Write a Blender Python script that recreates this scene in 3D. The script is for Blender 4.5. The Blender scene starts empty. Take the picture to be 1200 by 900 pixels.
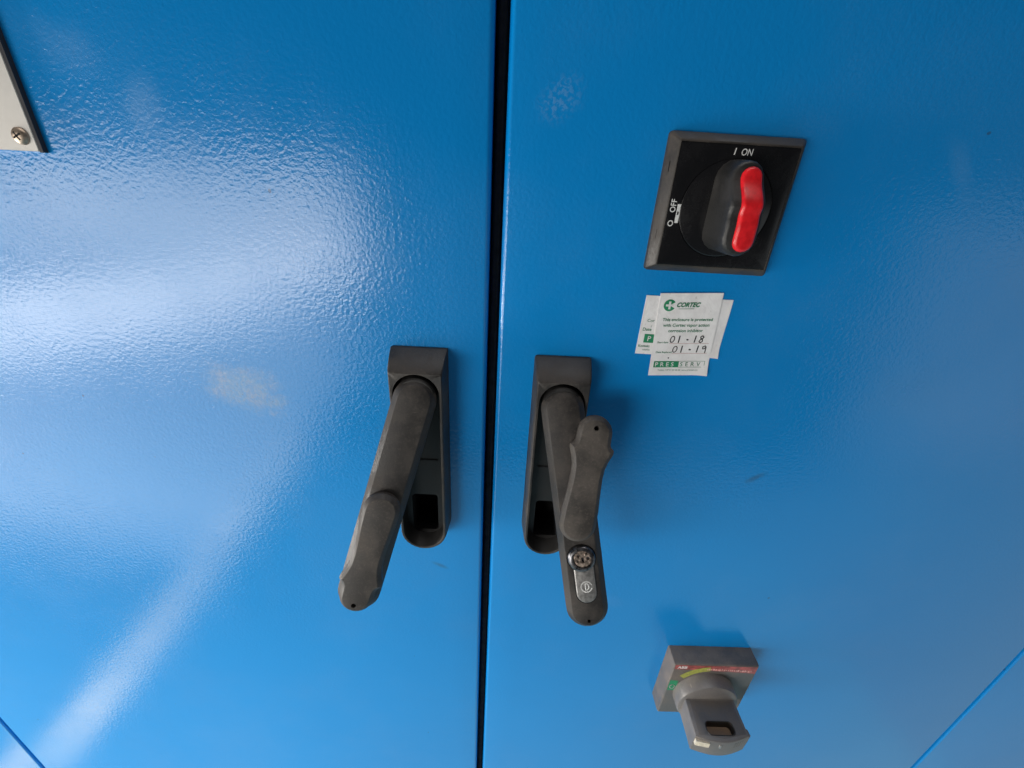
import bpy, bmesh, math
from mathutils import Vector, Matrix

# ---------------------------------------------------------------- camera, world, lamps, exposure
Z0 = 1.45                      # camera height; wall plane is y = 0, x right, camera looks towards +y
scene = bpy.context.scene
COL = scene.collection
camd = bpy.data.cameras.new('camera'); cam = bpy.data.objects.new('camera', camd); COL.objects.link(cam)
scene.camera = cam
camd.sensor_width = 36.0; camd.lens = 15.0; camd.clip_start = 0.01; camd.clip_end = 50
_X = (0.99879219, 0.04394686, 0.02197343)      # world x, y, z axes in (right, down, forward) of the camera
_N = (0.0, -0.4472136, 0.89442719)
_U = (0.04913408, -0.89334689, -0.44667345)
_r = Vector((_X[0], _N[0], _U[0])); _d = Vector((_X[1], _N[1], _U[1])); _f = Vector((_X[2], _N[2], _U[2]))
cam.matrix_world = Matrix(((_r.x, -_d.x, -_f.x, 0), (_r.y, -_d.y, -_f.y, -0.25), (_r.z, -_d.z, -_f.z, Z0), (0, 0, 0, 1)))

world = bpy.data.worlds.new('World'); scene.world = world; world.use_nodes = True
bg = world.node_tree.nodes['Background']
bg.inputs['Color'].default_value = (0.85, 0.90, 1.0, 1); bg.inputs['Strength'].default_value = 0.045

def lamp(name, loc, target, w, h, radiance, colour, spread=180, roll=0):
    l = bpy.data.lights.new(name, 'AREA'); l.shape = 'RECTANGLE'; l.size = w; l.size_y = h
    l.energy = radiance * math.pi * w * h; l.color = colour; l.spread = math.radians(spread)
    o = bpy.data.objects.new(name, l); COL.objects.link(o)
    d = Vector(target) - Vector(loc)
    o.matrix_world = Matrix.Translation(loc) @ d.to_track_quat('-Z', 'Y').to_matrix().to_4x4() @ Matrix.Rotation(math.radians(roll), 4, 'Z')
    return o
# daylight coming in low from the open side on the left, its bounce off the floor, a weaker opening on the right, plus added fill lamps
lamp('daylight_opening', (-1.30, -1.1, Z0 - 0.155), (-1.30, 0, Z0 - 0.155), 1.75, 0.29, 5.4, (1.0, 0.96, 0.90))
lamp('low_fill', (-1.10, -1.1, Z0 - 0.44), (-0.15, 0, Z0 - 0.95), 1.35, 0.28, 5.2, (1.0, 0.96, 0.91), 85)  # added fill, spread narrowed and aimed down to brighten the lower doors
lamp('side_fill', (-2.0, -0.24, Z0 - 0.70), (0, -0.06, Z0 - 0.66), 0.34, 0.70, 34.0, (1.0, 0.94, 0.86))  # added fill kept out of the reflections, brightens lower left and left-facing edges
lamp('overhead_fill', (0.1, -0.24, Z0 + 1.7), (0.1, -0.22, Z0), 1.6, 0.34, 6.0, (1.0, 0.96, 0.92))  # added fill for the upward-facing surfaces
lamp('floor_bounce', (-2.9, -2.1, 0.1), (-2.9, -2.1, 1.0), 3.6, 2.5, 2.2, (1.0, 0.98, 0.94))
lamp('near_floor_fill', (-0.65, -0.80, 0.08), (-0.65, -0.80, 1.0), 3.7, 1.56, 0.50, (0.55, 0.88, 1.0))  # added blue-tinted fill from below, brightens the bottom of the doors
lamp('floor_strip', (-1.08, -0.90, 0.13), (-1.08, -0.90, 1.0), 0.12, 1.4, 1.8, (1.0, 0.76, 0.36))
lamp('right_floor_fill', (2.7, -0.80, 0.08), (2.7, -0.80, 1.0), 3.0, 1.56, 0.40, (0.70, 0.92, 1.0))  # added fill for the dark lower right
lamp('daylight_right', (3.6, -2.0, Z0 - 0.85), (3.6, 0, Z0 - 0.85), 2.6, 1.6, 0.55, (0.90, 0.97, 1.0))

scene.view_settings.view_transform = 'Standard'; scene.view_settings.look = 'None'
scene.view_settings.exposure = 0.0; scene.view_settings.gamma = 1.0; scene.view_settings.use_curve_mapping = False
scene.render.engine = 'CYCLES'

# ---------------------------------------------------------------- materials
def mat(name):
    m = bpy.data.materials.new(name); m.use_nodes = True
    return m, m.node_tree, m.node_tree.nodes['Principled BSDF']
def nd(t, typ, **kw):
    n = t.nodes.new(typ)
    for k, v in kw.items(): setattr(n, k, v)
    return n
def coords(t):
    return nd(t, 'ShaderNodeTexCoord').outputs['Object']
def noise(t, vec, scale, detail=3, rough=.5, dist=0):
    n = nd(t, 'ShaderNodeTexNoise'); t.links.new(vec, n.inputs['Vector'])
    n.inputs['Scale'].default_value = scale; n.inputs['Detail'].default_value = detail
    n.inputs['Roughness'].default_value = rough; n.inputs['Distortion'].default_value = dist
    return n.outputs['Fac']
def ramp(t, fac, a, b, lo=0., hi=1.):
    n = nd(t, 'ShaderNodeMapRange'); n.interpolation_type = 'SMOOTHSTEP'; t.links.new(fac, n.inputs['Value'])
    n.inputs['From Min'].default_value = a; n.inputs['From Max'].default_value = b
    n.inputs['To Min'].default_value = lo; n.inputs['To Max'].default_value = hi
    return n.outputs['Result']
def mth(t, op, a, b=None):
    n = nd(t, 'ShaderNodeMath', operation=op)
    for i, v in enumerate((a, b)):
        if v is None: continue
        if isinstance(v, (int, float)): n.inputs[i].default_value = v
        else: t.links.new(v, n.inputs[i])
    return n.outputs[0]
def mixc(t, fac, a, b):
    n = nd(t, 'ShaderNodeMix', data_type='RGBA')
    if isinstance(fac, (int, float)): n.inputs['Factor'].default_value = fac
    else: t.links.new(fac, n.inputs['Factor'])
    for s, v in (('A', a), ('B', b)):
        i = [x for x in n.inputs if x.name == s and x.type == 'RGBA'][0]
        if isinstance(v, tuple): i.default_value = (*v, 1)
        else: t.links.new(v, i)
    return [x for x in n.outputs if x.type == 'RGBA'][0]
def bump(t, h, strength, dist, normal=None):
    n = nd(t, 'ShaderNodeBump'); n.inputs['Strength'].default_value = strength; n.inputs['Distance'].default_value = dist
    t.links.new(h, n.inputs['Height'])
    if normal: t.links.new(normal, n.inputs['Normal'])
    return n.outputs['Normal']

def blob(t, vec, cx, cz, rx, rz, angle, edge, nfac, namp):
    """soft-edged irregular patch on the door, 1 inside; cx, cz in metres"""
    mp = nd(t, 'ShaderNodeMapping', vector_type='TEXTURE')
    mp.inputs['Location'].default_value = (cx, 0, cz); mp.inputs['Rotation'].default_value = (0, angle, 0)
    mp.inputs['Scale'].default_value = (rx, 1000, rz)
    t.links.new(vec, mp.inputs['Vector'])
    ln = nd(t, 'ShaderNodeVectorMath', operation='LENGTH'); t.links.new(mp.outputs['Vector'], ln.inputs[0])
    d = mth(t, 'ADD', ln.outputs['Value'], mth(t, 'MULTIPLY', mth(t, 'SUBTRACT', nfac, .5), namp))
    return ramp(t, d, 1.0, 1.0 - edge, 0, 1)

def paint():
    m, t, b = mat('blue_powder_coat')
    v = coords(t)
    # hammered / orange peel relief
    n1 = noise(t, v, 430, 2.0, .5, .3)
    n2 = noise(t, v, 520, 2.0, .5, 0)
    h = mth(t, 'ADD', mth(t, 'MULTIPLY', n1, 1.0), mth(t, 'MULTIPLY', n2, .22))
    big = noise(t, v, 7, 2, .5)
    h = mth(t, 'ADD', h, mth(t, 'MULTIPLY', big, .7))
    bn = nd(t, 'ShaderNodeBump'); bn.inputs['Distance'].default_value = .00030; t.links.new(h, bn.inputs['Height'])
    t.links.new(ramp(t, noise(t, v, 9, 3, .6), .3, .7, .38, .68), bn.inputs['Strength']); nrm = bn.outputs['Normal']
    t.links.new(nrm, b.inputs['Normal'])
    # colour: one blue with faint fading, chalky smears, a glue scar and specks
    fade = noise(t, v, 3.2, 3, .55)
    c = mixc(t, ramp(t, fade, .35, .7), (.001, .240, .640), (.002, .255, .670))
    grain = noise(t, v, 900, 2, .6)
    sm = noise(t, v, 38, 4, .6)
    chalk = mth(t, 'MULTIPLY', blob(t, v, .0215, .032, .016, .011, -.6, .8, sm, 1.1), ramp(t, n1, .42, .62))
    for cx, cz, rx, rz, a in ((-.215, .043, .030, .014, .5), (.235, .012, .03, .008, .9), (-.185, .02, .012, .018, .3),
                              (.27, -.12, .05, .03, .2), (.305, -.03, .03, .05, 0.), (.09, -.33, .03, .012, .3)):
        p = mth(t, 'MULTIPLY', blob(t, v, cx, cz, rx, rz, a, .9, sm, 1.3), .38)
        chalk = mth(t, 'MAXIMUM', chalk, p)
    c = mixc(t, mth(t, 'MULTIPLY', chalk, .12), c, (.42, .52, .62))
    scar_n = noise(t, v, 70, 5, .65)
    scar = blob(t, v, -.171, -.137, .034, .0225, .22, .75, scar_n, 1.3)
    scar2 = blob(t, v, -.152, -.146, .011, .015, .4, .8, scar_n, 2.4)
    s = mth(t, 'MULTIPLY', mth(t, 'MAXIMUM', scar, scar2), ramp(t, noise(t, v, 330, 4, .7), .25, .75, .15, .52))
    c = mixc(t, s, c, mixc(t, ramp(t, noise(t, v, 95, 4, .6), .42, .68), (.30, .38, .44), (.44, .39, .34)))
    # fine scratches and dark specks
    wv = nd(t, 'ShaderNodeMapping'); wv.inputs['Scale'].default_value = (260, 1, 9); wv.inputs['Rotation'].default_value = (0, .35, 0)
    t.links.new(v, wv.inputs['Vector'])
    sc = ramp(t, noise(t, wv.outputs['Vector'], 1.0, 2, .4), .79, .83)
    c = mixc(t, mth(t, 'MULTIPLY', mth(t, 'MULTIPLY', sc, ramp(t, noise(t, v, 11, 2), .52, .62)), .35), c, (.35, .5, .65))
    spk = ramp(t, noise(t, v, 160, 1, .3), .815, .84)
    c = mixc(t, mth(t, 'MULTIPLY', spk, .55), c, (.03, .05, .08))
    for cx, cz, rx, rz, a in ((.1887, -.1932, .011, .004, -.6), (.072, -.168, .004, .009, .3), (-.045, -.296, .010, .003, .5)):
        c = mixc(t, mth(t, 'MULTIPLY', blob(t, v, cx, cz, rx, rz, a, .9, sm, 1.2), .45), c, (.03, .06, .09))
    dust = mth(t, 'MULTIPLY', ramp(t, noise(t, v, 5.5, 5, .65), .42, .75), ramp(t, grain, .35, .7, .3, 1.))
    c = mixc(t, mth(t, 'MULTIPLY', dust, .07), c, (.40, .42, .42))
    t.links.new(c, b.inputs['Base Color'])
    rg = ramp(t, noise(t, v, 14, 4, .6), .3, .7, .125, .205)
    rg = mth(t, 'ADD', rg, mth(t, 'MULTIPLY', mth(t, 'MAXIMUM', chalk, s), .22))
    t.links.new(rg, b.inputs['Roughness'])
    b.inputs['IOR'].default_value = 1.57
    return m

def plastic(name, base, dust, rough, dust_amt=.5, grain=1100, gb=.25, tex=.0003):
    m, t, b = mat(name); v = coords(t)
    a = ramp(t, noise(t, v, 45, 5, .62), .38, .72)
    f = ramp(t, noise(t, v, 700, 3, .6), .50, .72)
    d = mth(t, 'ADD', mth(t, 'MULTIPLY', a, dust_amt), mth(t, 'MULTIPLY', f, dust_amt * .5))
    c = mixc(t, d, base, dust)
    # hairline scratches
    wv = nd(t, 'ShaderNodeMapping'); wv.inputs['Scale'].default_value = (60, 60, 900); wv.inputs['Rotation'].default_value = (.3, .5, .2)
    t.links.new(v, wv.inputs['Vector'])
    sc = ramp(t, noise(t, wv.outputs['Vector'], 1.0, 2, .4), .74, .80)
    c = mixc(t, mth(t, 'MULTIPLY', sc, dust_amt * .8), c, tuple(min(1, x * 1.5) for x in dust))
    t.links.new(c, b.inputs['Base Color'])
    t.links.new(ramp(t, d, 0, .7, rough, min(1, rough + .25)), b.inputs['Roughness'])
    t.links.new(bump(t, noise(t, v, grain, 3, .6), gb, tex), b.inputs['Normal'])
    return m

def simple(name, base, rough, metal=0., var=.12, scale=120, ior=1.5):
    m, t, b = mat(name); v = coords(t)
    f = noise(t, v, scale, 4, .6)
    c = mixc(t, ramp(t, f, .3, .7), tuple(x * (1 - var) for x in base), tuple(min(1, x * (1 + var)) for x in base))
    t.links.new(c, b.inputs['Base Color'])
    t.links.new(ramp(t, f, .3, .7, rough * .85, min(1, rough * 1.2)), b.inputs['Roughness'])
    b.inputs['Metallic'].default_value = metal; b.inputs['IOR'].default_value = ior
    return m

def paper_mat():
    m, t, b = mat('sticker_paper'); v = coords(t)
    a = ramp(t, noise(t, v, 75, 4, .65), .35, .75)
    c = mixc(t, a, (.92, .90, .90), (.80, .77, .77))
    spot = ramp(t, noise(t, v, 260, 2, .5), .68, .76)
    c = mixc(t, mth(t, 'MULTIPLY', spot, .35), c, (.45, .40, .36))
    t.links.new(c, b.inputs['Base Color']); b.inputs['Roughness'].default_value = .55
    t.links.new(bump(t, noise(t, v, 90, 3, .6, .6), .5, .0012), b.inputs['Normal'])
    return m

M = dict(
    paint=paint(),
    handle=plastic('handle_plastic', (.020, .018, .017), (.100, .085, .073), .50, .55),
    flap=plastic('flap_plastic', (.034, .030, .027), (.135, .115, .098), .50, .65),
    hollow=plastic('recess_shade_plastic', (.010, .010, .010), (.030, .027, .025), .5, .4),  # handle plastic darkened for the recess, its shade put into the colour
    frame_plastic=plastic('bezel_plastic', (.022, .019, .017), (.080, .064, .050), .45, .6),
    gloss=plastic('switch_face', (.006, .006, .007), (.016, .015, .016), .22, .3, 400, .05),
    grip=plastic('grip_plastic', (.012, .012, .012), (.040, .036, .034), .48, .45, 900, .45),
    breaker=plastic('breaker_plastic', (.105, .098, .094), (.24, .195, .165), .42, .55),
    knob=plastic('knob_plastic', (.150, .143, .140), (.27, .235, .205), .38, .45),
    knobdark=plastic('knob_dark', (.120, .112, .107), (.20, .165, .135), .45, .5),
    red=simple('red_plastic', (.72, .012, .018), .34, 0, .16, 240),
    redprint=simple('red_print', (.34, .085, .08), .5, 0, .5, 200),
    pinkprint=simple('worn_pale_print', (.62, .36, .33), .5, 0, .3, 400),
    white=simple('white_print', (.75, .75, .74), .5, 0, .08, 400),
    yellow=simple('yellow_green_print', (.36, .38, .08), .5, 0, .25, 350),
    green=simple('green_print', (.02, .26, .12), .5, 0, .12, 350),
    ink=simple('green_ink', (.02, .18, .09), .6, 0, .15, 350),
    pen=simple('black_pen', (.018, .018, .025), .6, 0, .3, 500),
    pinkline=simple('pink_rule', (.62, .40, .40), .6, 0, .15, 400),
    paper=paper_mat(),
    plate=simple('brushed_plate', (.64, .61, .57), .5, .15, .05, 60),
    plate_edge_shadow=simple('plate_edge_shadow', (.030, .030, .036), .6, 0, .2, 90),  # near-black standing for the shadow at the plate's right side
    steel=simple('worn_steel', (.40, .32, .25), .42, .8, .4, 300),
    chrome=simple('chrome', (.34, .33, .32), .38, .7, .3, 330),
    brass=simple('dirty_brass', (.36, .29, .24), .40, .75, .7, 420),
    lockbody=simple('lock_body', (.16, .16, .17), .30, .9, .5, 400),
    slotfloor=plastic('rusty_slot', (.16, .105, .07), (.26, .18, .12), .7, .8),
    dark=simple('rubber_and_shade_black', (.008, .008, .009), .8, 0, .2, 200),  # black rubber; on the latch hole liner it stands for shade
    label=simple('cream_label', (.72, .64, .50), .5, 0, .2, 300),
)

# ---------------------------------------------------------------- mesh helpers (all numbers in millimetres on the wall: x right, z up, d out of the wall)
def link(name, bm, material, parent=None, angle=35):
    bmesh.ops.recalc_face_normals(bm, faces=bm.faces[:])
    me = bpy.data.meshes.new(name); bm.to_mesh(me); bm.free()
    for p in me.polygons: p.use_smooth = True
    me.set_sharp_from_angle(angle=math.radians(angle))
    me.materials.append(material)
    o = bpy.data.objects.new(name, me); COL.objects.link(o)
    if parent: o.parent = parent
    return o

def W(x, z, d):            # wall millimetres -> metres relative to (0, 0, Z0)
    return Vector((x * .001, -d * .001, z * .001))

def inset(loop, k):
    """offset a closed CCW loop inwards by k (mm) along its vertex normals"""
    n = len(loop); out = []
    for i in range(n):
        a, b, c = Vector(loop[i - 1]), Vector(loop[i]), Vector(loop[(i + 1) % n])
        e1 = (b - a); e2 = (c - b)
        if e1.length < 1e-9: e1 = e2
        if e2.length < 1e-9: e2 = e1
        n1 = Vector((-e1.y, e1.x)).normalized(); n2 = Vector((-e2.y, e2.x)).normalized()
        s = n1 + n2; s = s.normalized() / max(.35, s.normalized().dot(n1)) if s.length > 1e-6 else n1
        p = b + s * k; out.append((p.x, p.y))
    return out

def loft(bm, loops, to, cap0=True, cap1=True, holes=()):
    """loops: list of (list of (u, v), w); joined by quads; holes: (loop, w_bottom) pockets cut into the last cap"""
    rings = [[bm.verts.new(to(u, v, w)) for u, v in lp] for lp, w in loops]
    n = len(rings[0])
    for a, b in zip(rings, rings[1:]):
        for i in range(n):
            bm.faces.new((a[i], a[(i + 1) % n], b[(i + 1) % n], b[i]))
    if cap0: bm.faces.new(rings[0][::-1])
    if cap1:
        if not holes: bm.faces.new(rings[-1])
        else:
            w = loops[-1][1]
            edges = [bm.edges.get((rings[-1][i], rings[-1][(i + 1) % n])) for i in range(n)]
            for lp, wb, *rest in holes:
                top = [bm.verts.new(to(u, v, w)) for u, v in lp]
                k = len(top)
                edges += [bm.edges.new((top[i], top[(i + 1) % k])) for i in range(k)]
                prev = top
                bot = [bm.verts.new(to(u, v, wb)) for u, v in lp]
                for i in range(k): bm.faces.new((prev[i], prev[(i + 1) % k], bot[(i + 1) % k], bot[i]))
                if not (rest and rest[0] == 'open'): bm.faces.new(bot)
            bmesh.ops.triangle_fill(bm, edges=edges, use_beauty=True, use_dissolve=False)
    return rings

def slab(outline, layers, to=W, holes=(), cap0=True):
    """layers: (w, inset)"""
    bm = bmesh.new()
    loft(bm, [(inset(outline, k) if k else outline, w) for w, k in layers], to, cap0, True, holes)
    return bm

def rect(x0, x1, z0, z1, r=0., seg=4):
    if r <= 0: return [(x0, z0), (x1, z0), (x1, z1), (x0, z1)]
    p = []
    for cx, cz, a0 in ((x1 - r, z0 + r, -90), (x1 - r, z1 - r, 0), (x0 + r, z1 - r, 90), (x0 + r, z0 + r, 180)):
        for i in range(seg + 1):
            a = math.radians(a0 + 90 * i / seg); p.append((cx + r * math.cos(a), cz + r * math.sin(a)))
    return p
def circle(cx, cz, r, n=40):
    return [(cx + r * math.cos(2 * math.pi * i / n), cz + r * math.sin(2 * math.pi * i / n)) for i in range(n)]
def stadium(cx, z0, z1, r, n=14):
    """vertical stadium, centres of the round ends at z0 (low) and z1 (high)"""
    p = [(cx + r * math.cos(math.radians(180 + 180 * i / n)), z0 + r * math.sin(math.radians(180 + 180 * i / n))) for i in range(n + 1)]
    p += [(cx + r * math.cos(math.radians(180 * i / n)), z1 + r * math.sin(math.radians(180 * i / n))) for i in range(n + 1)]
    return p
def rot2(loop, a, cx=0, cz=0):
    c, s = math.cos(a), math.sin(a)
    return [(cx + (x - cx) * c - (z - cz) * s, cz + (x - cx) * s + (z - cz) * c) for x, z in loop]

def tag(o, label, cat, group=None):
    o['label'] = label; o['category'] = cat
    if group: o['group'] = group
    return o
def thing(name, x, z, label, cat, group=None):
    """an Empty on the door surface at the foot of the thing; part meshes are given in wall millimetres"""
    o = bpy.data.objects.new(name, None); COL.objects.link(o); o.empty_display_size = .01
    o.location = (x * .001, 0, Z0 + z * .001)
    o['_x'] = x; o['_z'] = z
    tag(o, label, cat, group)
    return o
def rel(t):
    x0, z0 = t['_x'], t['_z']
    return lambda x, z, d: W(x - x0, z - z0, d)

def text_bm(s, size, to, x, z, d, align='LEFT', shear=0., bold=0., rot=0., space=1., xscale=1.):
    """flat lettering as a mesh; cap height is about 0.7 * size (mm); (x, z) is the baseline point"""
    cu = bpy.data.curves.new('lettering', 'FONT'); cu.body = s; cu.size = size; cu.align_x = align
    cu.shear = shear; cu.offset = bold; cu.space_character = space; cu.resolution_u = 3
    ob = bpy.data.objects.new('lettering', cu); COL.objects.link(ob)
    me = bpy.data.meshes.new_from_object(ob.evaluated_get(bpy.context.evaluated_depsgraph_get()))
    bm = bmesh.new(); bm.from_mesh(me)
    c, sn = math.cos(rot), math.sin(rot)
    for vtx in bm.verts:
        u, w = vtx.co.x * xscale, vtx.co.y
        vtx.co = to(x + u * c - w * sn, z + u * sn + w * c, d)
    bpy.data.objects.remove(ob); bpy.data.curves.remove(cu); bpy.data.meshes.remove(me)
    return bm
def link_flat(name, bm, material, parent):
    me = bpy.data.meshes.new(name); bm.to_mesh(me); bm.free(); me.materials.append(material)
    o = bpy.data.objects.new(name, me); COL.objects.link(o); o.parent = parent
    return o
def flat(loops, to, d):
    bm = bmesh.new()
    for lp in loops: bm.faces.new([bm.verts.new(to(u, v, d)) for u, v in lp])
    return bm
def stroke(pts, wid, out):
    """ribbon quads along a polyline"""
    for i in range(len(pts) - 1):
        a, b = Vector(pts[i]), Vector(pts[i + 1]); e = (b - a)
        if e.length < 1e-6: continue
        t = e.normalized() * wid * .35; nrm = Vector((-e.y, e.x)).normalized() * wid * .5
        a2, b2 = a - t, b + t
        out.append([tuple(a2 - nrm), tuple(b2 - nrm), tuple(b2 + nrm), tuple(a2 + nrm)])

# ---------------------------------------------------------------- the cabinet: doors, neighbouring panels, dark frame behind the gap
HL = dict(x=-53.2, top=-101.5)      # left swing handle
HR = dict(x=37.6, top=-103.4)       # right swing handle
def latch_hole(H):
    return rect(H['x'] - 9.3, H['x'] + 9.3, H['top'] - 146.5, H['top'] - 112.5, 2.5, 4)
def door(name, x0, x1, holes, k=1.0):
    bm = slab(rect(x0, x1, -1360, 480, 3, 3), [(-22, 0)] + [(d * k, i * k) for d, i in ((-2.6, 0), (-2.1, .2), (-.7, 1.3), (-.3, 1.8), (-.1, 2.3), (0, 3.0))], W, holes)
    o = link(name, bm, M['paint']); o.location = (0, 0, Z0); o['kind'] = 'structure'
    return o
door('cabinet_door_left', -525.8, -11.0, [(latch_hole(HL), -19)])
door('cabinet_door_right', -3.9, 507.2, [(latch_hole(HR), -19)])
door('side_panel_left', -1010, -528.6, [], .45)
door('side_panel_right', 510.2, 990, [], .45)
bm = slab(rect(-1010, 990, -1360, 480), [(-60, 0), (-22.2, 0)])
o = link('cabinet_frame', bm, M['dark']); o.location = (0, 0, Z0); o['kind'] = 'structure'
bm = slab(rect(-10.4, -4.6, -1350, 470), [(-22.1, 0), (-15, 0), (-13.4, .8), (-12.8, 2.0)])
link('rubber_seal', bm, M['dark'], o)

# ---------------------------------------------------------------- swing handles
def handle_base_loops(cx, top):
    piv = top - 25.6; bot = top - 156.5; R = 14.6
    n = 14
    def ring(hw, ztop, zb, rb, q=1.5):
        """flat top with small corner rounding, rounded foot; point count follows the slot ring"""
        H = ztop - piv
        p = [(cx + hw * math.cos(math.radians(180 + 180 * i / n)), zb + rb + rb * math.sin(math.radians(180 + 180 * i / n))) for i in range(n + 1)]
        side = [(hw, 0), (hw, H * .35), (hw, H * .7), (hw, H - q), (hw - q * .3, H - q * .3), (hw - q, H), (hw * .45, H)]
        p += [(cx + x, piv + z) for x, z in side] + [(cx, piv + H)] + [(cx - x, piv + z) for x, z in side[::-1]]
        return p
    outer = [(ring(18, top, bot - 2.0, 18), 0), (ring(18, top, bot - 2.0, 18), 1.6), (ring(17.9, top - .35, bot - 1.6, 17.9), 2.4),
             (ring(17.4, top - 3.2, bot - .9, 17.4, 1.4), 8.6), (ring(17.0, top - 6.0, bot - .4, 17.0, 1.3), 13.0), (ring(16.7, top - 8.2, bot, 16.7, 1.2), 15.7), (ring(16.3, top - 9.8, bot + .2, 16.3, 1.0), 17.3), (ring(15.7, top - 10.7, bot + .8, 15.7, .9), 18)]
    slot = lambda r, zb: [(cx + r * math.cos(math.radians(180 + 180 * i / n)), zb + r + r * math.sin(math.radians(180 + 180 * i / n))) for i in range(n + 1)] + \
                         [(cx + r * math.cos(math.radians(180 * i / n)), piv + r * math.sin(math.radians(180 * i / n))) for i in range(n + 1)]
    rim = [(slot(R, bot + 2.0), 17.9), (slot(R - .25, bot + 2.4), 17.4)]
    tray = [(slot(R - .25, bot + 2.4), 17.4), (slot(R - 1.4, bot + 6.5), 7.5)]
    return outer + rim, tray, piv

def flap_outline():
    """s along the flap from its pivot, t across; pivot end round, waist, shoulders, narrower round head"""
    half = []
    for i in range(8):
        a = math.radians(180 - 90 * i / 7 if i else 179.9); half.append((11.2 * math.cos(a), 11.2 * math.sin(a)))
    half += [(10, 11.0), (20, 10.2), (30, 9.7), (36, 10.0), (41, 11.2), (45, 12.8), (47, 13.3), (48.6, 13.2), (49.2, 12.5), (50.0, 11.4), (51.5, 10.7), (54, 10.5)]
    for i in range(9):
        a = math.radians(90 - 90 * i / 8); half.append((57.6 + 10.4 * math.cos(a), 10.4 * math.sin(a) if i < 8 else .02))
    low = [(s, -t) for s, t in half[::-1]]
    return half + low

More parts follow.
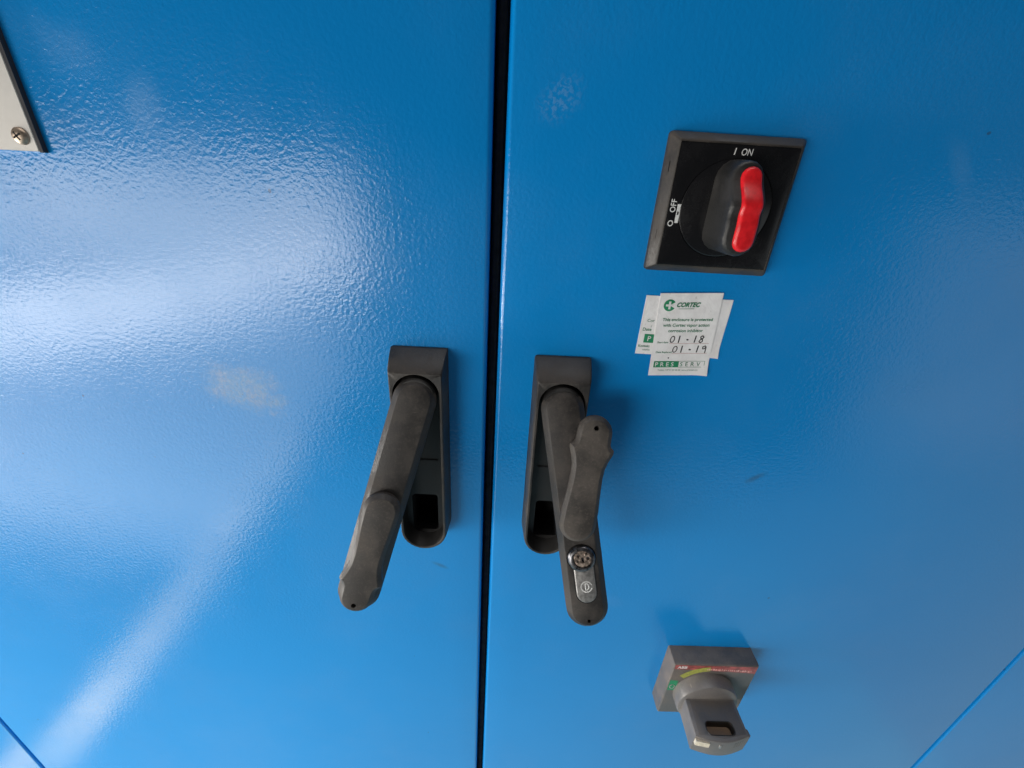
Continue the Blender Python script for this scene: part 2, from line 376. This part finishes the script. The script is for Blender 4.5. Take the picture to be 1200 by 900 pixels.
def make_handle(H, rotz, tilt, flap_angle, label, group):
    cx, top = H['x'], H['top']
    t = thing('swing_handle', cx, top - 156, label, 'handle', group)
    to = rel(t)
    loops, tray, piv = handle_base_loops(cx, top)
    bm = bmesh.new()
    loft(bm, loops, to, False, False)
    base = link('base', bm, M['handle'], t, 38)
    bm = bmesh.new()
    loft(bm, tray, to, False, True, [(latch_hole(H), -.2, 'open')])
    link('recess_tray', bm, M['hollow'], base, 28)
    lh = inset(latch_hole(H), .35); bm = bmesh.new()
    loft(bm, [(lh, 7.3), (lh, -18.6)], to, False, True); link('latch_hole_shade', bm, M['dark'], base)  # black liner added as the shade inside the latch hole
    bm = slab(rect(cx - 10.5, cx + 10.5, top - 82, top - 81), [(7.6, 0), (8.1, 0)], to)
    link('seam', bm, M['dark'], base)
    # lever frame: v runs from the pivot to the tip, u across, w out of its front face
    ca, sa = math.cos(tilt), math.sin(tilt)
    A = Vector((math.sin(rotz) * ca, -math.cos(rotz) * ca, sa))          # (x, z, d)
    U = Vector((math.cos(rotz), math.sin(rotz), 0))
    N = Vector((-math.sin(rotz) * sa, math.cos(rotz) * sa, ca))
    P = Vector((cx, piv, 24))
    def lv(u, v, w):
        q = P + U * u + A * (-v) + N * w          # outlines are drawn with z up, so v is passed negative
        return to(q.x, q.y, q.z)
    L = 142.5
    hw = 13.4
    out = stadium(0, -(L - hw), 0, hw, 16)
    lockz = -94.5
    holes = [(circle(0, -(L - 6.2), 1.15, 12), -5)]
    if flap_angle is not None:
        holes.append((circle(0, lockz, 9.2, 28), -5.5))
    bm = slab(out, [(-11.5, 1.2), (-11, .4), (-9.5, 0), (-4.4, .1), (-4.0, .35), (-.5, 3.3), (-.15, 3.65), (0, 4.1)], lv, holes)
    lever = link('lever', bm, M['handle'], t, 24)
    # hub between the base recess and the lever head
    bm = slab(circle(cx, piv, 12.4, 36), [(4, 0), (17, 0), (19, 1)], to)
    link('hub', bm, M['hollow'], t)
    # flap over the lock; turned about its round end
    ang = math.pi if flap_angle is None else flap_angle
    fo = flap_outline()
    c, s = math.cos(ang), math.sin(ang)
    pz = -70.5
    w0 = .15 if flap_angle is None else .6
    # flap coordinates: s along (sin, cos) measured from "up the lever"
    fl = [(ss * s + tt * c, pz + ss * c - tt * s) for ss, tt in fo]
    area = sum(fl[i - 1][0] * fl[i][1] - fl[i][0] * fl[i - 1][1] for i in range(len(fl)))
    if area < 0: fl = fl[::-1]
    hs = 60.8 if flap_angle is not None else 62.4
    hc = (hs * s, pz + hs * c)
    bm = slab(fl, [(w0, .4), (w0 + .4, 0), (w0 + 3.4, 0), (w0 + 3.8, .25), (w0 + 6.1, 2.1), (w0 + 6.4, 2.45), (w0 + 6.5, 3.0)], lv, [(circle(*hc, 1.5, 14), w0 - .5 if flap_angle is None else w0 + .02)])
    fp = link('lock_flap', bm, M['flap'], t, 26)
    if flap_angle is not None:
        bm = slab(circle(*hc, 1.45, 14), [(w0 - .3, 0), (w0 + 1.0, 0)], lv)
        link('flap_hole', bm, M['dark'], fp)
        # profile cylinder: round plug housing and the flat tongue below it
        bm = slab(circle(0, lockz, 8.7, 36), [(-5.4, 0), (.6, 0), (1.8, .7), (2.4, 1.8), (2.5, 2.6)], lv, [(circle(.6, lockz + .4, 5.9, 24), .9)])
        cyl = link('lock_cylinder', bm, M['lockbody'], t, 40)
        bm = slab(circle(.6, lockz + .4, 5.8, 28), [(.8, 0), (1.6, 0), (2.2, .7)], lv, [(rect(-.2, 1.5, lockz - 2.2, lockz + 1.6, .4, 2), -.2), (circle(3.9, lockz + .6, 1.2, 10), 0), (circle(-1.9, lockz + 2.6, .9, 8), 0), (circle(-2.6, lockz - .9, .7, 8), .2)])
        link('key_plug', bm, M['brass'], cyl, 40)
        bm = slab(circle(2.6, lockz + 3.4, 1.1, 12), [(1.8, 0), (2.9, .2), (3.1, .6)], lv)
        link('plug_pin', bm, M['brass'], cyl, 40)
        bm = slab(stadium(.6, -117.4, -100.5, 6.3, 10), [(-1.2, 0), (.25, 0), (.7, .35), (.8, .8)], lv)
        tongue = link('cylinder_tongue', bm, M['chrome'], t, 40)
        bm = slab(stadium(.6, -117.4, -100.5, 7.0, 10), [(-1.2, 0), (.12, 0)], lv)
        link('cylinder_surround', bm, M['dark'], t, 40)
        q = []
        stroke([(.9 + 3.4 * math.cos(a), -113 + 3.4 * math.sin(a)) for a in [math.radians(20 + 320 * i / 20) for i in range(21)]], .7, q)
        stroke([(.2, -110.9), (.2, -115.0), (1.4, -115.0), (2.2, -113.9), (2.2, -112.0), (1.4, -110.9), (.2, -110.9)], .7, q)
        link_flat('emblem', flat(q, lv, .86), M['white'], tongue)
    return t

make_handle(HL, math.radians(-15.6), math.radians(19.8), None,
            'black swing handle with closed lock flap, its lever turned away from the door gap', None)
make_handle(HR, math.radians(10.9), math.radians(22.1), math.radians(17.2),
            'black swing handle with its lock flap turned aside, baring a metal key cylinder', None)

# ---------------------------------------------------------------- main switch: black plate, grip with red insert
t = thing('rotary_switch', 112.7, -47, 'square black rotary switch with red grip insert, lettered I ON and O OFF', 'switch')
to = rel(t)
cx, cz = 112.9, -13.0
def sq(k, r):
    return rot2(rect(78.2 + k, 147.9 - k, -47.0 + k, 21.8 - k, r, 4), math.radians(-.4), cx, cz)
bm = bmesh.new()
loft(bm, [(sq(0, 1.8), 0), (sq(0, 1.8), 2.2), (sq(.3, 1.7), 3.0), (sq(3.4, 1.0), 7.6), (sq(3.8, .9), 8.0), (sq(4.5, .7), 8.2), (sq(4.7, .6), 7.8), (sq(4.7, .6), 7.0)], to)
bezel = link('bezel', bm, M['frame_plastic'], t, 30)
for zz in (6, -27):
    bm = slab(rect(79.9, 81.7, zz - 2.5, zz + 2.5), [(3, 0), (5.4, 0)], to); link('bezel_notch', bm, M['dark'], bezel)
bm = bmesh.new()
loft(bm, [(sq(4.75, .6), 6.9), (sq(4.75, .6), 8.0), (sq(5.0, .5), 8.1)], to, True, True, [(circle(cx, cz, 24.2, 64), 7.5)])
face = link('face_plate', bm, M['gloss'], t)
bm = slab(circle(cx, cz, 23.7, 64), [(7.4, 0), (8.15, 0), (8.4, .5)], to)
disc = link('dial', bm, M['gloss'], t)
link_flat('lettering', text_bm('I', 4.3, to, 110.0, 12.6, 8.15, shear=.12, bold=.05), M['white'], face)
link_flat('lettering', text_bm('ON', 4.3, to, 113.7, 12.5, 8.15, shear=.1, bold=.05, xscale=.86), M['white'], face)
link_flat('lettering', text_bm('O', 4.1, to, 86.9, -22.6, 8.15, rot=math.radians(90), bold=.05), M['white'], face)
link_flat('lettering', text_bm('OFF', 4.1, to, 86.7, -15.6, 8.15, rot=math.radians(90), bold=.05, xscale=.92), M['white'], face)
link_flat('padlock_mark', flat([rect(87.5, 89.4, -20.6, -11.4)], to, 8.15), M['white'], face)
link_flat('padlock_mark', flat([rect(88.0, 88.8, -16.6, -15.0)], to, 8.22), M['gloss'], face)

# grip: long rounded block; height profile low at the ON end, ramp, then flat
def prof(z):          # z from -36 (foot) to 10 (ON end)
    k = max(0., min(1., (z + 11.0) / 15.0)); k = k * k * (3 - 2 * k)
    dip = math.exp(-((z + 13.5) / 3.0) ** 2)
    return 32.5 - 8.5 * k - .9 * dip
def ridge(cxx, z0, z1, r, layers, extra, nz=26):
    """stadium body of half width r whose top follows prof(); layers: (fraction-or-offset, inset)"""
    ol = []
    n = 8
    for i in range(n + 1):
        a = math.radians(180 + 180 * i / n); ol.append((cxx + r * math.cos(a), z0 + r + r * math.sin(a)))
    zs = [z0 + r + (z1 - z0 - 2 * r) * i / nz for i in range(1, nz)]
    ol += [(cxx + r, z) for z in zs]
    for i in range(n + 1):
        a = math.radians(180 * i / n); ol.append((cxx + r * math.cos(a), z1 - r + r * math.sin(a)))
    ol += [(cxx - r, z) for z in zs[::-1]]
    bm = bmesh.new(); rings = []
    for base, k, follow in layers:
        lp = inset(ol, k) if k else ol
        rings.append([bm.verts.new(to(u, v, (prof(v) + base) if follow else base)) for u, v in lp])
    m = len(ol)
    for a, b in zip(rings, rings[1:]):
        for i in range(m): bm.faces.new((a[i], a[(i + 1) % m], b[(i + 1) % m], b[i]))
    # top: quads across between the left and right sides, strips over the ends
    top = rings[-1]
    left = [top[0]] + [top[-1 - i] for i in range(len(zs))] + [top[n + len(zs) + n + 1]]
    right = [top[n]] + [top[n + 1 + i] for i in range(len(zs))] + [top[n + 1 + len(zs)]]
    for i in range(len(left) - 1):
        bm.faces.new((left[i], right[i], right[i + 1], left[i + 1]))
    bm.faces.new(top[:n + 1]); bm.faces.new(top[n + 1 + len(zs):2 * n + 2 + len(zs)])
    return bm
bm = ridge(112.7, -33.0, 10.2, 8.6, [(8.0, -.5, 0), (12, -.3, 0), (-7, 0, 1), (-2.2, .15, 1), (-.5, .8, 1), (0, 1.8, 1)], None)
grip = link('grip', bm, M['grip'], t, 50)
bm = ridge(113.9, -30.4, 7.4, 5.0, [(-3, 0, 1), (.5, 0, 1), (1.4, .3, 1), (2.0, 1.0, 1), (2.15, 1.8, 1)], None)
link('red_insert', bm, M['red'], grip, 50)

# ---------------------------------------------------------------- breaker: grey box with turning knob
t = thing('breaker_switch', 206.7, -472, 'grey square breaker handle housing with worn red label strip and jutting turn knob', 'switch')
to = rel(t)
bx = rect(167.3, 246.0, -472.5, -393.2, 1.0, 3)
bm = slab(bx, [(0, -.2), (14.6, 0), (16.4, .5), (17, 1.2)], to)
house = link('housing', bm, M['breaker'], t, 30)
strip = flat([[(168.6, -394.6), (168.6, -400.8), (200, -401.6), (220, -402.6), (244.6, -404.2), (244.6, -394.6)][::-1]], to, 17.08)
strip = link_flat('red_strip', strip, M['redprint'], house)
link_flat('lettering', text_bm('ABB', 5.4, to, 171.4, -399.6, 17.16, bold=.1, xscale=.9), M['white'], house)
q = []
import random
rnd = random.Random(4)
x = 199.0
while x < 240:
    w = rnd.uniform(.6, 2.2); z = -400.6 - .03 * (x - 199) + rnd.uniform(-.3, .3)
    q.append(rect(x, x + w, z - rnd.uniform(.2, .9), z + rnd.uniform(1.2, 2.2)))
    x += w + rnd.uniform(.4, 1.1)
link_flat('worn_print', flat(q, to, 17.15), M['pinkprint'], house)
q = []
arc = lambda r, a: (205 + r * math.cos(a), -433 + r * math.sin(a))
for i in range(8):
    a0, a1 = math.radians(143 - 6.0 * i), math.radians(143 - 6.0 * (i + 1))
    q.append([arc(30.5, a0), arc(30.5, a1), arc(36.5, a1), arc(36.5, a0)])
link_flat('yellow_mark', flat(q, to, 17.12), M['yellow'], house)
link_flat('green_mark', flat([rect(168.8, 176.6, -434.0, -418.4)], to, 17.1), M['green'], house)
q = []
stroke([(172.4 + 2.2 * math.cos(2 * math.pi * i / 16), -428.2 + 2.9 * math.sin(2 * math.pi * i / 16)) for i in range(17)], .9, q)
link_flat('lettering', flat(q, to, 17.16), M['white'], house)
# knob: round collar, then a wide paddle sticking out from the door
kx, kz = 203.0, -434.5
bm = slab(circle(kx, kz, 28.0, 56), [(16.5, 0), (26.5, 0), (28.6, .8), (29.4, 2.4)], to)
collar = link('collar', bm, M['knob'], t, 40)
# paddle cross-section is horizontal (x against d); extrude along z
def padz(u, v, w): return to(u, w, v - 2.4 if v > 40 else v)            # u = x, v = d, w = z
front = [(kx - 23.5, 24.0)] + [(kx + 22.0, 24.0)]
for i in range(13):
    a = i / 12.0
    front.append((kx + 22.4 - 47.2 * a, 60.0 + 4.8 * math.sin(math.pi * a) + .6 * a))
bm = slab(front, [(-447, 1.5), (-445.5, 0), (-426.2, 0), (-424.8, .5), (-424.2, 1.4)], padz, [(rect(190.0, 214.0, 49.6, 59.6, 3.4, 5), -434)])
pad = link('paddle', bm, M['knob'], t, 35)
bm = slab([(kx - 20.0, 30.5), (kx + 18.8, 30.5), (kx + 20.3, 58.6), (kx, 62.4), (kx - 21.5, 59.6)], [(-424.3, 0), (-424.05, .4)], padz, [(rect(190.0, 214.0, 49.6, 59.6, 3.4, 5), -424.25, 'open')], False)
link('top_plate', bm, M['knobdark'], pad, 35)
bm = slab(rect(190.3, 213.7, 50.0, 59.4, 3.2, 5), [(-433.9, 0), (-431.6, 0), (-431.3, .4)], padz)
link('slot_floor', bm, M['slotfloor'], pad, 35)
rim_o, rim_i = rect(189.3, 214.7, 48.9, 60.3, 4.1, 5), rect(190.2, 213.8, 49.8, 59.4, 3.2, 5)
bm = bmesh.new()
loft(bm, [(rim_o, -424.1), (inset(rim_o, .25), -423.6), (inset(rim_i, -.2), -423.6), (rim_i, -424.0), (rim_i, -433)], padz, False, False)
link('slot_rim', bm, M['frame_plastic'], pad, 35)
# end face: pale label, ribs, side catch
def endw(u, v, w): return to(u, v, w)
bm = slab([(kx - 24.4, -433.5), (kx - 13.2, -433.5), (kx - 13.2, -427.2), (kx - 24.4, -427.2)], [(60.6, 0), (64.9, 0)], lambda u, v, w: to(u, v, w - 2.4 - .16 * max(0, kx - 13.2 - u)))
link('end_label', bm, M['label'], pad, 35)
for i in range(5):
    x = kx + 9 + i * 2.4
    bm = slab(rect(x, x + .9, -434.5, -427.4), [(56, 0), (62.5 - .011 * (x - kx) ** 2, 0)], to); link('rib', bm, M['knobdark'], pad)
bm = slab(rect(kx - 5.2, kx - 3.2, -432.2, -428.2, .6, 3), [(57, 0), (63.2, 0), (63.5, .3)], to); link('screw', bm, M['chrome'], pad)
bm = slab([(kx + 21.4, 50.5), (kx + 25.0, 53.5), (kx + 25.6, 57.6), (kx + 22.0, 60.2), (kx + 20.0, 57)], [(-440, 0), (-428.5, 0), (-427.6, .5)], padz)
link('side_catch', bm, M['knobdark'], pad, 35)

# ---------------------------------------------------------------- stickers
def sticker(name, x, z, w, h, a, d, label):
    """(x, z) top-left corner in wall mm, a rotation; returns thing, placing function in sticker mm (right, down)"""
    t = thing(name, x, z, label, 'sticker')
    c, s = math.cos(a), math.sin(a)
    def to(u, v, dd): return W(u * c - v * s, u * s + v * c, dd)
    n = 12
    bm = bmesh.new()
    # gently wavy sheet with real thickness
    def wav(u, v): return d + .10 * math.sin(u * .31 + 1.3) * math.sin(v * .23 + .4) + .12 + 1.6 * max(0, u / w - .8) * 5 * max(0, -v / h - .86) * 7
    top = [[bm.verts.new(to(w * i / n, -h * j / n, wav(w * i / n, -h * j / n))) for j in range(n + 1)] for i in range(n + 1)]
    bot = [[bm.verts.new(to(w * i / n, -h * j / n, d - .18)) for j in range(n + 1)] for i in range(n + 1)]
    for i in range(n):
        for j in range(n):
            bm.faces.new((top[i][j], top[i][j + 1], top[i + 1][j + 1], top[i + 1][j]))
            bm.faces.new((bot[i][j], bot[i + 1][j], bot[i + 1][j + 1], bot[i][j + 1]))
    for k in range(n):
        for (i0, j0, i1, j1) in ((k, 0, k + 1, 0), (k + 1, n, k, n), (0, k + 1, 0, k), (n, k, n, k + 1)):
            bm.faces.new((top[i0][j0], top[i1][j1], bot[i1][j1], bot[i0][j0]))
    link('sheet', bm, M['paper'], t, 60)
    return t, (lambda u, v, dd=0: to(u, v, d + .30 + dd))

t, to = sticker('paper_sticker', 83.0, -62.0, 52.3, 37.3, math.radians(-.5), .2, 'wide white sticker lying half hidden beneath a taller upright one')
P = lambda s, size, u, v, m='ink', **k: link_flat('lettering', text_bm(s, size, lambda a, b, c: to(a, b, c), u, v, 0, **k), M[m], t)
P('Cor', 2.7, 3.4, -16.2)
P('/', 2.4, 6.3, -19.6)
P('Date', 2.8, 1.6, -21.9, bold=.03)
link_flat('green_box', flat([rect(3.6, 13.4, -29.6, -24.0)], lambda a, b, c: to(a, b, 0), 0), M['green'], t)
link_flat('lettering', text_bm('P', 4.6, lambda a, b, c: to(a, b, .05), 5.6, -28.4, 0, bold=.06), M['white'], t)
P('Kontakt', 2.2, .9, -32.6, bold=.03)
P('telefon', 1.7, 4.0, -34.8)
P('.no', 1.9, 49.0, -33.6)

t, to = sticker('paper_sticker', 90.9, -60.3, 37.2, 53.6, math.radians(3.0), .75, 'upright white sticker with green cross logo, handwritten dates and PRESSERV box')
P = lambda s, size, u, v, m='ink', **k: link_flat('lettering', text_bm(s, size, lambda a, b, c: to(a, b, c), u, v, 0, **k), M[m], t)
F3 = lambda dd=0: (lambda a, b, c: to(a, b, dd))
lc = (6.4, -7.3)
ring = [(lc[0] + 3.6 * math.cos(math.radians(a)), lc[1] + 3.6 * math.sin(math.radians(a))) for a in range(30, 336, 15)]
link_flat('logo', flat([ring + [(lc[0] + 1.4, lc[1] - .9), (lc[0] + 1.4, lc[1] + .9)]], F3(), 0), M['green'], t)
link_flat('logo_cross', flat([rect(lc[0] - 2.3, lc[0] + 2.5, lc[1] - .65, lc[1] + .65)], F3(.04), 0), M['white'], t)
link_flat('logo_cross', flat([rect(lc[0] - .65, lc[0] + .65, lc[1] - 2.4, lc[1] + 2.4)], F3(.05), 0), M['white'], t)
P('CORTEC', 3.8, 10.4, -8.3, 'ink', shear=.32, bold=.16, xscale=.92)
link_flat('rule', flat([rect(12.0, 21.5, -9.6, -9.35)], F3(), 0), M['ink'], t)
P('This enclosure is protected', 2.75, 18.8, -17.1, align='CENTER', bold=.045)
P('with Cortec vapor action', 2.75, 18.6, -20.7, align='CENTER', bold=.045)
P('corrosion inhibitor', 2.75, 18.6, -24.2, align='CENTER', bold=.045)
P('Start date', 1.7, 2.5, -31.4, bold=.02)
P('Date Replaced', 1.7, 2.4, -38.0, bold=.02)
link_flat('rule', flat([rect(10.0, 34.6, -31.75, -31.5)], F3(), 0), M['pinkline'], t)
link_flat('rule', flat([rect(12.6, 34.6, -38.45, -38.2)], F3(), 0), M['pinkline'], t)
def digits(u, v, last):
    q = []
    S = lambda pts, w=.62: stroke([(u + a + b * .16, v + b) for a, b in pts], w, q)
    S([(1.6 + 1.25 * math.cos(2 * math.pi * i / 12 + .6), 2.1 + 2.0 * math.sin(2 * math.pi * i / 12 + .6)) for i in range(13)], .55)
    S([(5.6, 4.2), (5.9, 0.0)], .75)
    S([(10.6, 1.9), (11.3, 1.8)], .85)
    S([(15.6, 4.3), (15.7, .2)], .75)
    if last == 8:
        S([(20.6, 3.5), (19.6, 4.3), (18.7, 3.7), (18.9, 2.8), (20.2, 1.9), (20.6, .8), (19.6, -.2), (18.6, .5), (18.9, 1.7), (20.3, 2.8), (20.6, 3.5)], .6)
    else:
        S([(20.6, 3.6), (19.8, 4.3), (18.6, 3.6), (18.8, 2.4), (19.8, 2.3), (20.6, 3.6), (20.9, 1.6), (21.0, -.3)], .6)
    return q
link_flat('handwriting', flat(digits(9.6, -31.0, 8), F3(.03), 0), M['pen'], t)
link_flat('handwriting', flat(digits(12.2, -37.6, 9), F3(.03), 0), M['pen'], t)
link_flat('ink_spot', flat([circle(11.0, -41.4, .5, 10)], F3(), 0), M['pen'], t)
link_flat('green_box', flat([rect(2.3, 18.2, -47.9, -43.6)], F3(), 0), M['green'], t)
link_flat('lettering', text_bm('PRES', 4.0, F3(.05), 3.1, -47.15, 0, space=1.62, bold=.05), M['white'], t)
q = []
stroke([(18.2, -43.7), (34.6, -43.7), (34.6, -47.8), (18.2, -47.8)], .22, q)
link_flat('box_outline', flat(q, F3(), 0), M['ink'], t)
P('SERV', 4.0, 19.0, -47.15, space=1.72, bold=.0)
P('Telefon +47 51 00 00 00  www.presserv.no', 1.45, 18.2, -50.3, align='CENTER')

# ---------------------------------------------------------------- name plate in the corner
t = thing('name_plate', -330, -3.4, 'pale grey metal plate with painted shadow edge, fixed by a round head screw', 'plate')
to = rel(t)
bm = slab(rect(-420, -240.6, -3.2, 96, .8, 3), [(0, 0), (2.6, 0), (3.0, .3)], to)
link('plate', bm, M['plate'], t, 30)
bm = slab(rect(-240.65, -238.9, -3.6, 96), [(0, 0), (2.7, 0)], to)  # dark strip added as the shadow along the plate's right side
link('edge_shadow', bm, M['plate_edge_shadow'], t, 30)
bm = slab(circle(-246.6, 3.4, 4.0, 28), [(2.9, 0), (3.7, .1), (4.7, .9), (5.3, 2.2), (5.4, 2.9)], to, )
sc = link('screw', bm, M['steel'], t, 40)
for a in (.5, .5 + math.pi / 2):
    bm = slab(rot2(rect(-248.6, -244.6, 3.0, 3.8), a, -246.6, 3.4), [(5.0, 0), (5.46, 0)], to); link('screw_slot', bm, M['dark'], sc)

for ob in bpy.data.objects:
    for k in ('_x', '_z'):
        if k in ob: del ob[k]
